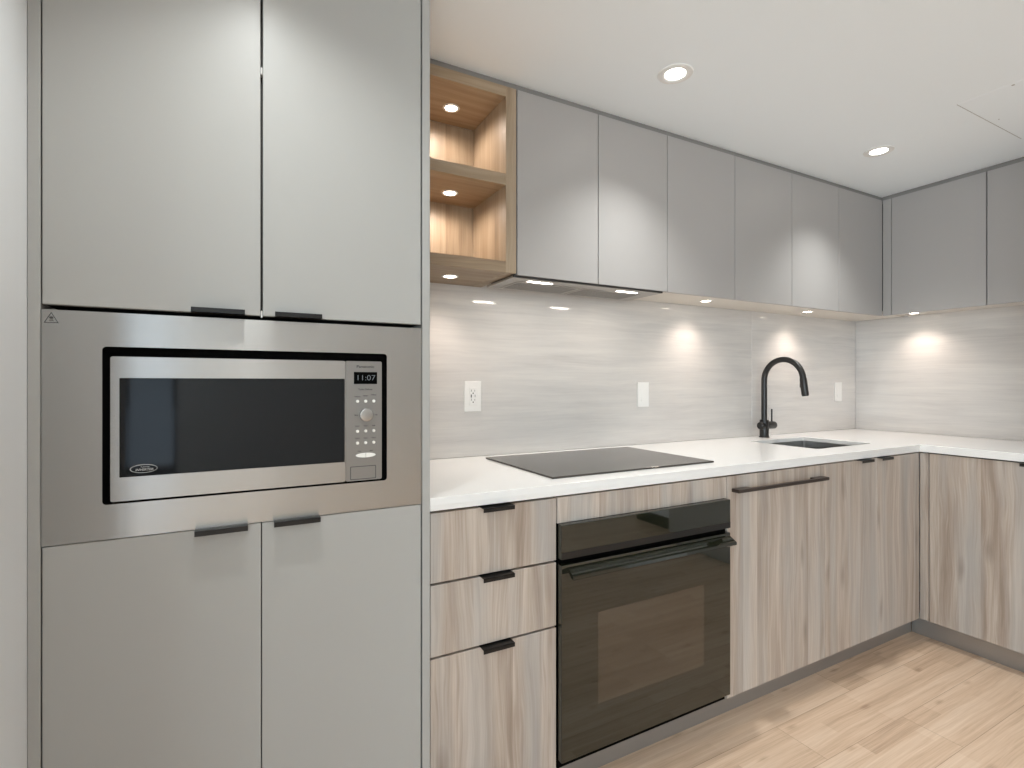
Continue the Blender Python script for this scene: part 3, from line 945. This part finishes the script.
# right-hand run
t = thing('wall_cabinet', 'cool grey wall cabinet on the right wall, nearest the corner, with filler strip', 'cabinet', (3.3, 1.33, ZU), 'grey wall cabinets above the counter')
put('body', bx(XU + T + 0.001, XR + 0.013, 1.1150, YU - 0.001, ZB + 0.016, ZT), M['gap_shade_and_trim'], t)
put('bottom_panel', bx(XU + T + 0.001, XR + 0.013, 1.1150, YU - 0.001, ZB, ZB + 0.016), M['pale_under'], t)
put('filler_strip', bx(XU, XU + T, 1.5235, YU - 0.0002, ZU, ZT, 0.0006, 1), M['grey'], t)
put('door', bx(XU, XU + T, 1.1165, 1.5205, ZU, ZT, 0.0010, 2), M['grey'], t)
t = thing('wall_cabinet', 'cool grey wall cabinet at the right edge of the picture', 'cabinet', (3.3, 0.9, ZU), 'grey wall cabinets above the counter')
put('body', bx(XU + T + 0.001, XR + 0.013, 0.7420, 1.1145, ZB + 0.016, ZT), M['gap_shade_and_trim'], t)
put('bottom_panel', bx(XU + T + 0.001, XR + 0.013, 0.7420, 1.1145, ZB, ZB + 0.016), M['pale_under'], t)
put('door', bx(XU, XU + T, 0.7440, 1.1120, ZU, ZT, 0.0010, 2), M['grey'], t)

# open shelf unit in oak
t = thing('open_shelf_unit', 'open oak shelf unit with two lit compartments beside the tall cabinet', 'shelf', (0.64, 1.7, 1.576))
sx0, sx1 = XP + 0.001, 0.8505
put('side_panel', bx(sx1 - 0.040, sx1, YU, YB, 1.5762, ZT, 0.0008, 1), M['shelf_wood_v'], t)
put('side_panel', bx(sx0, sx0 + 0.036, YU, YB, 1.5762, ZT, 0.0008, 1), M['shelf_wood_v'], t)
put('back_panel', bx(sx0 + 0.036, sx1 - 0.040, YB - 0.016, YB - 0.004, 1.6146, 2.1766), M['shelf_wood_v'], t)
for nm, z0, z1 in (('top_board', 2.1766, ZT), ('shelf_board', 1.8749, 1.9138), ('bottom_board', 1.5762, 1.6144)):
    put(nm, bx(sx0 + 0.0362, sx1 - 0.0402, YU + 0.0003, YB - (0.017 if nm != 'bottom_board' else 0.0), z0, z1, 0.0005, 1), M['shelf_wood_h'], t)

# ---------------------------------------------------------------- range hood insert
t = thing('range_hood', 'slim stainless range hood insert with two filters under the wall cabinets', 'range hood', (1.19, 1.7, 1.56))
hz = 1.5640
hbm = B()
box(hbm, 0.8440, 1.5300, YU + 0.010, 1.7900, hz, hz + 0.0085, 0.001, 1)
hp_ = put('hood_plate', hbm, M['hood_steel'], t)
put('chassis', bx(0.8600, 1.5160, YU + T + 0.004, 1.7850, hz + 0.0085, ZB + 0.010), M['gap_shade_and_trim'], t)
for x0, x1 in ((0.890, 1.167), (1.181, 1.472)):
    f = put('filter', bx(x0, x1, 1.634, 1.768, hz - 0.0022, hz + 0.001, 0.0008, 1), M['hood_steel'], t)
    mb = B(); box(mb, x0 + 0.010, x1 - 0.010, 1.643, 1.759, hz - 0.0030, hz - 0.0020)
    put('filter_mesh', mb, M['hood_mesh'], f)
put('edge_trim', bx(0.8420, 1.5320, YU + 0.004, YU + 0.0095, hz + 0.001, hz + 0.0085), M['gap_shade_and_trim'], t)
for x0, x1 in ((0.924, 1.026), (1.331, 1.432)):
    put('light_strip', bx(x0, x1, 1.606, 1.620, hz - 0.0012, hz + 0.0005, 0.0004, 1), M['lens'], t)

# ---------------------------------------------------------------- outlets on the splashback
t = thing('power_outlet', 'white duplex power outlet at left of the cooktop', 'outlet', (0.8135, YB, 1.147), 'plates on the backsplash')
op_ = B(); box(op_, 0.7775, 0.8495, YB - 0.0060, YB - 0.0002, 1.087, 1.2065, 0.0018, 2)
put('cover_plate', op_, M['plastic'], t)
rc = put('receptacle', bx(0.7965, 0.8305, YB - 0.0080, YB - 0.0060, 1.112, 1.182, 0.0008, 1), M['plastic'], t)
sl = B()
for zc_ in (1.166, 1.131):
    box(sl, 0.8050, 0.8068, YB - 0.0084, YB - 0.0078, zc_ - 0.001, zc_ + 0.007)
    box(sl, 0.8190, 0.8205, YB - 0.0084, YB - 0.0078, zc_ - 0.001, zc_ + 0.006)
    cyl(sl, (0.8128, YB - 0.0081, zc_ - 0.007), 0.0026, 0.0006, 'y', 16)
put('slots', sl, M['slot'], rc)
bt_ = B(); box(bt_, 0.8030, 0.8070, YB - 0.0092, YB - 0.0078, 1.1420, 1.1540, 0.0004, 1)
put('test_button', bt_, M['slot'], rc)
bt_ = B(); box(bt_, 0.8190, 0.8230, YB - 0.0092, YB - 0.0078, 1.1430, 1.1530, 0.0004, 1)
put('reset_button', bt_, M['ink_pale'], rc)


def switch_plate(x0, x1, label_):
    t = thing('wall_switch', label_, 'switch', ((x0 + x1) / 2, YB, 1.09), 'plates on the backsplash')
    put('cover_plate', bx(x0, x1, YB - 0.0060, YB - 0.0002, 1.087, 1.2025, 0.0018, 2), M['plastic'], t)
    c = (x0 + x1) / 2
    rk = B()
    v = [(YB - 0.0062, 1.112), (YB - 0.0098, 1.112), (YB - 0.0072, 1.1445), (YB - 0.0066, 1.177), (YB - 0.0062, 1.177)]
    a = [rk.verts.new((c - 0.0160, y, z)) for y, z in v]; b = [rk.verts.new((c + 0.0160, y, z)) for y, z in v]
    rk.faces.new(a); rk.faces.new(list(reversed(b)))
    for i in range(len(v)):
        j = (i + 1) % len(v); rk.faces.new((a[i], b[i], b[j], a[j]))
    put('rocker', rk, M['plastic'], t)


switch_plate(1.6510, 1.7190, 'white rocker switch plate between the cooktop and the faucet')
switch_plate(3.2170, 3.2860, 'white rocker switch plate right of the faucet near the corner')


# ---------------------------------------------------------------- lamps
def spot(name, loc, power, angle, blend, radius, color, parent):
    d = bpy.data.lights.new(name, 'SPOT')
    d.energy = power
    d.spot_size = radians(angle)
    d.spot_blend = blend
    d.shadow_soft_size = radius
    d.color = color
    o = bpy.data.objects.new(name, d)
    o.parent = parent
    o.location = Vector(loc) - ORG[parent.name]
    col.objects.link(o)
    return o


def downlight(x, y, label_, power, cone=106):
    t = thing('ceiling_downlight', label_, 'ceiling light', (x, y, ZCE), 'recessed ceiling downlights')
    rg = B(); lathe(rg, [(0.0340, -0.0015), (0.0370, -0.0035), (0.0480, -0.0045), (0.0560, -0.0030), (0.0580, -0.0003), (0.0340, -0.0003), (0.0340, -0.0015)], (x, y, ZCE), 48)
    put('trim_ring', rg, M['trim_white'], t, smooth=True)
    ln = B(); lathe(ln, [(0.0, -0.0026), (0.030, -0.0026), (0.0345, -0.0010), (0.0345, -0.0002), (0.0, -0.0002)], (x, y, ZCE), 40)
    put('lens', ln, M['lens'], t, smooth=True)
    spot('lamp', (x, y, ZCE - 0.010), power * LAMP, cone, 1.0, 0.03, (0.95, 0.98, 0.97), t)


downlight(1.296, 1.270, 'round recessed ceiling downlight nearest the open shelves', 50)
downlight(2.531, 1.266, 'round recessed ceiling downlight near the inner corner, smaller in view', 50)
downlight(0.045, 0.900, 'round recessed ceiling downlight in front of the tall cabinet', 34, 125)
for i, (x, y) in enumerate(((1.3, -0.5), (2.5, -0.5), (0.286, -1.2), (1.3, -2.4))):  # unseen; all but the one behind the camera added for room light
    downlight(x, y, ['unseen round downlight added over the kitchen floor', 'unseen round downlight added in front of the fridge', 'round downlight behind the camera', 'unseen round downlight added over the living area'][i], 50)


def puck(x, y, z, label_, power, angle=120, tilt=None):
    t = thing('puck_light', label_, 'cabinet light', (x, y, z), 'small round lights in the cabinets')
    rg = B(); lathe(rg, [(0.0215, -0.0012), (0.0225, -0.0022), (0.0290, -0.0022), (0.0300, -0.0003), (0.0215, -0.0003), (0.0215, -0.0012)], (x, y, z), 36)
    put('rim', rg, M['trim_white'], t, smooth=True)
    ln = B(); lathe(ln, [(0.0, -0.0018), (0.0190, -0.0018), (0.0213, -0.0010), (0.0213, -0.0002), (0.0, -0.0002)], (x, y, z), 30)
    put('lens', ln, M['lens_warm'], t, smooth=True)
    spot('lamp', (x, y, z - 0.006), power * LAMP, angle, 0.9, 0.02, (1.0, 0.86, 0.75), t)


puck(0.6720, 1.722, 2.1766, 'warm puck light in the ceiling of the upper shelf compartment', 8.0, 168)
puck(0.6680, 1.725, 1.8749, 'warm puck light in the ceiling of the lower shelf compartment', 8.0, 168)
puck(0.6650, 1.715, 1.5762, 'warm puck light under the open shelf unit', 6.0, 120)
puck(1.9580, 1.725, ZB, 'warm puck light under the wall cabinets right of the hood', 8.0, 128)
puck(2.7400, 1.725, ZB, 'warm puck light under the wall cabinets above the faucet', 8.0, 128)
puck(3.3200, 1.481, ZB, 'warm puck light under the right-hand wall cabinets', 8.0, 128)
for hx_ in (0.975, 1.3815):
    hood = bpy.data.objects['range_hood']
    d = bpy.data.lights.new('hood_lamp', 'AREA'); d.shape = 'RECTANGLE'; d.size = 0.10; d.size_y = 0.012
    d.energy = 0.8 * LAMP; d.color = (1.0, 0.9, 0.78)
    o = bpy.data.objects.new('hood_lamp', d); o.parent = hood
    o.location = Vector((hx_, 1.613, hz - 0.004)) - ORG[hood.name]
    col.objects.link(o)
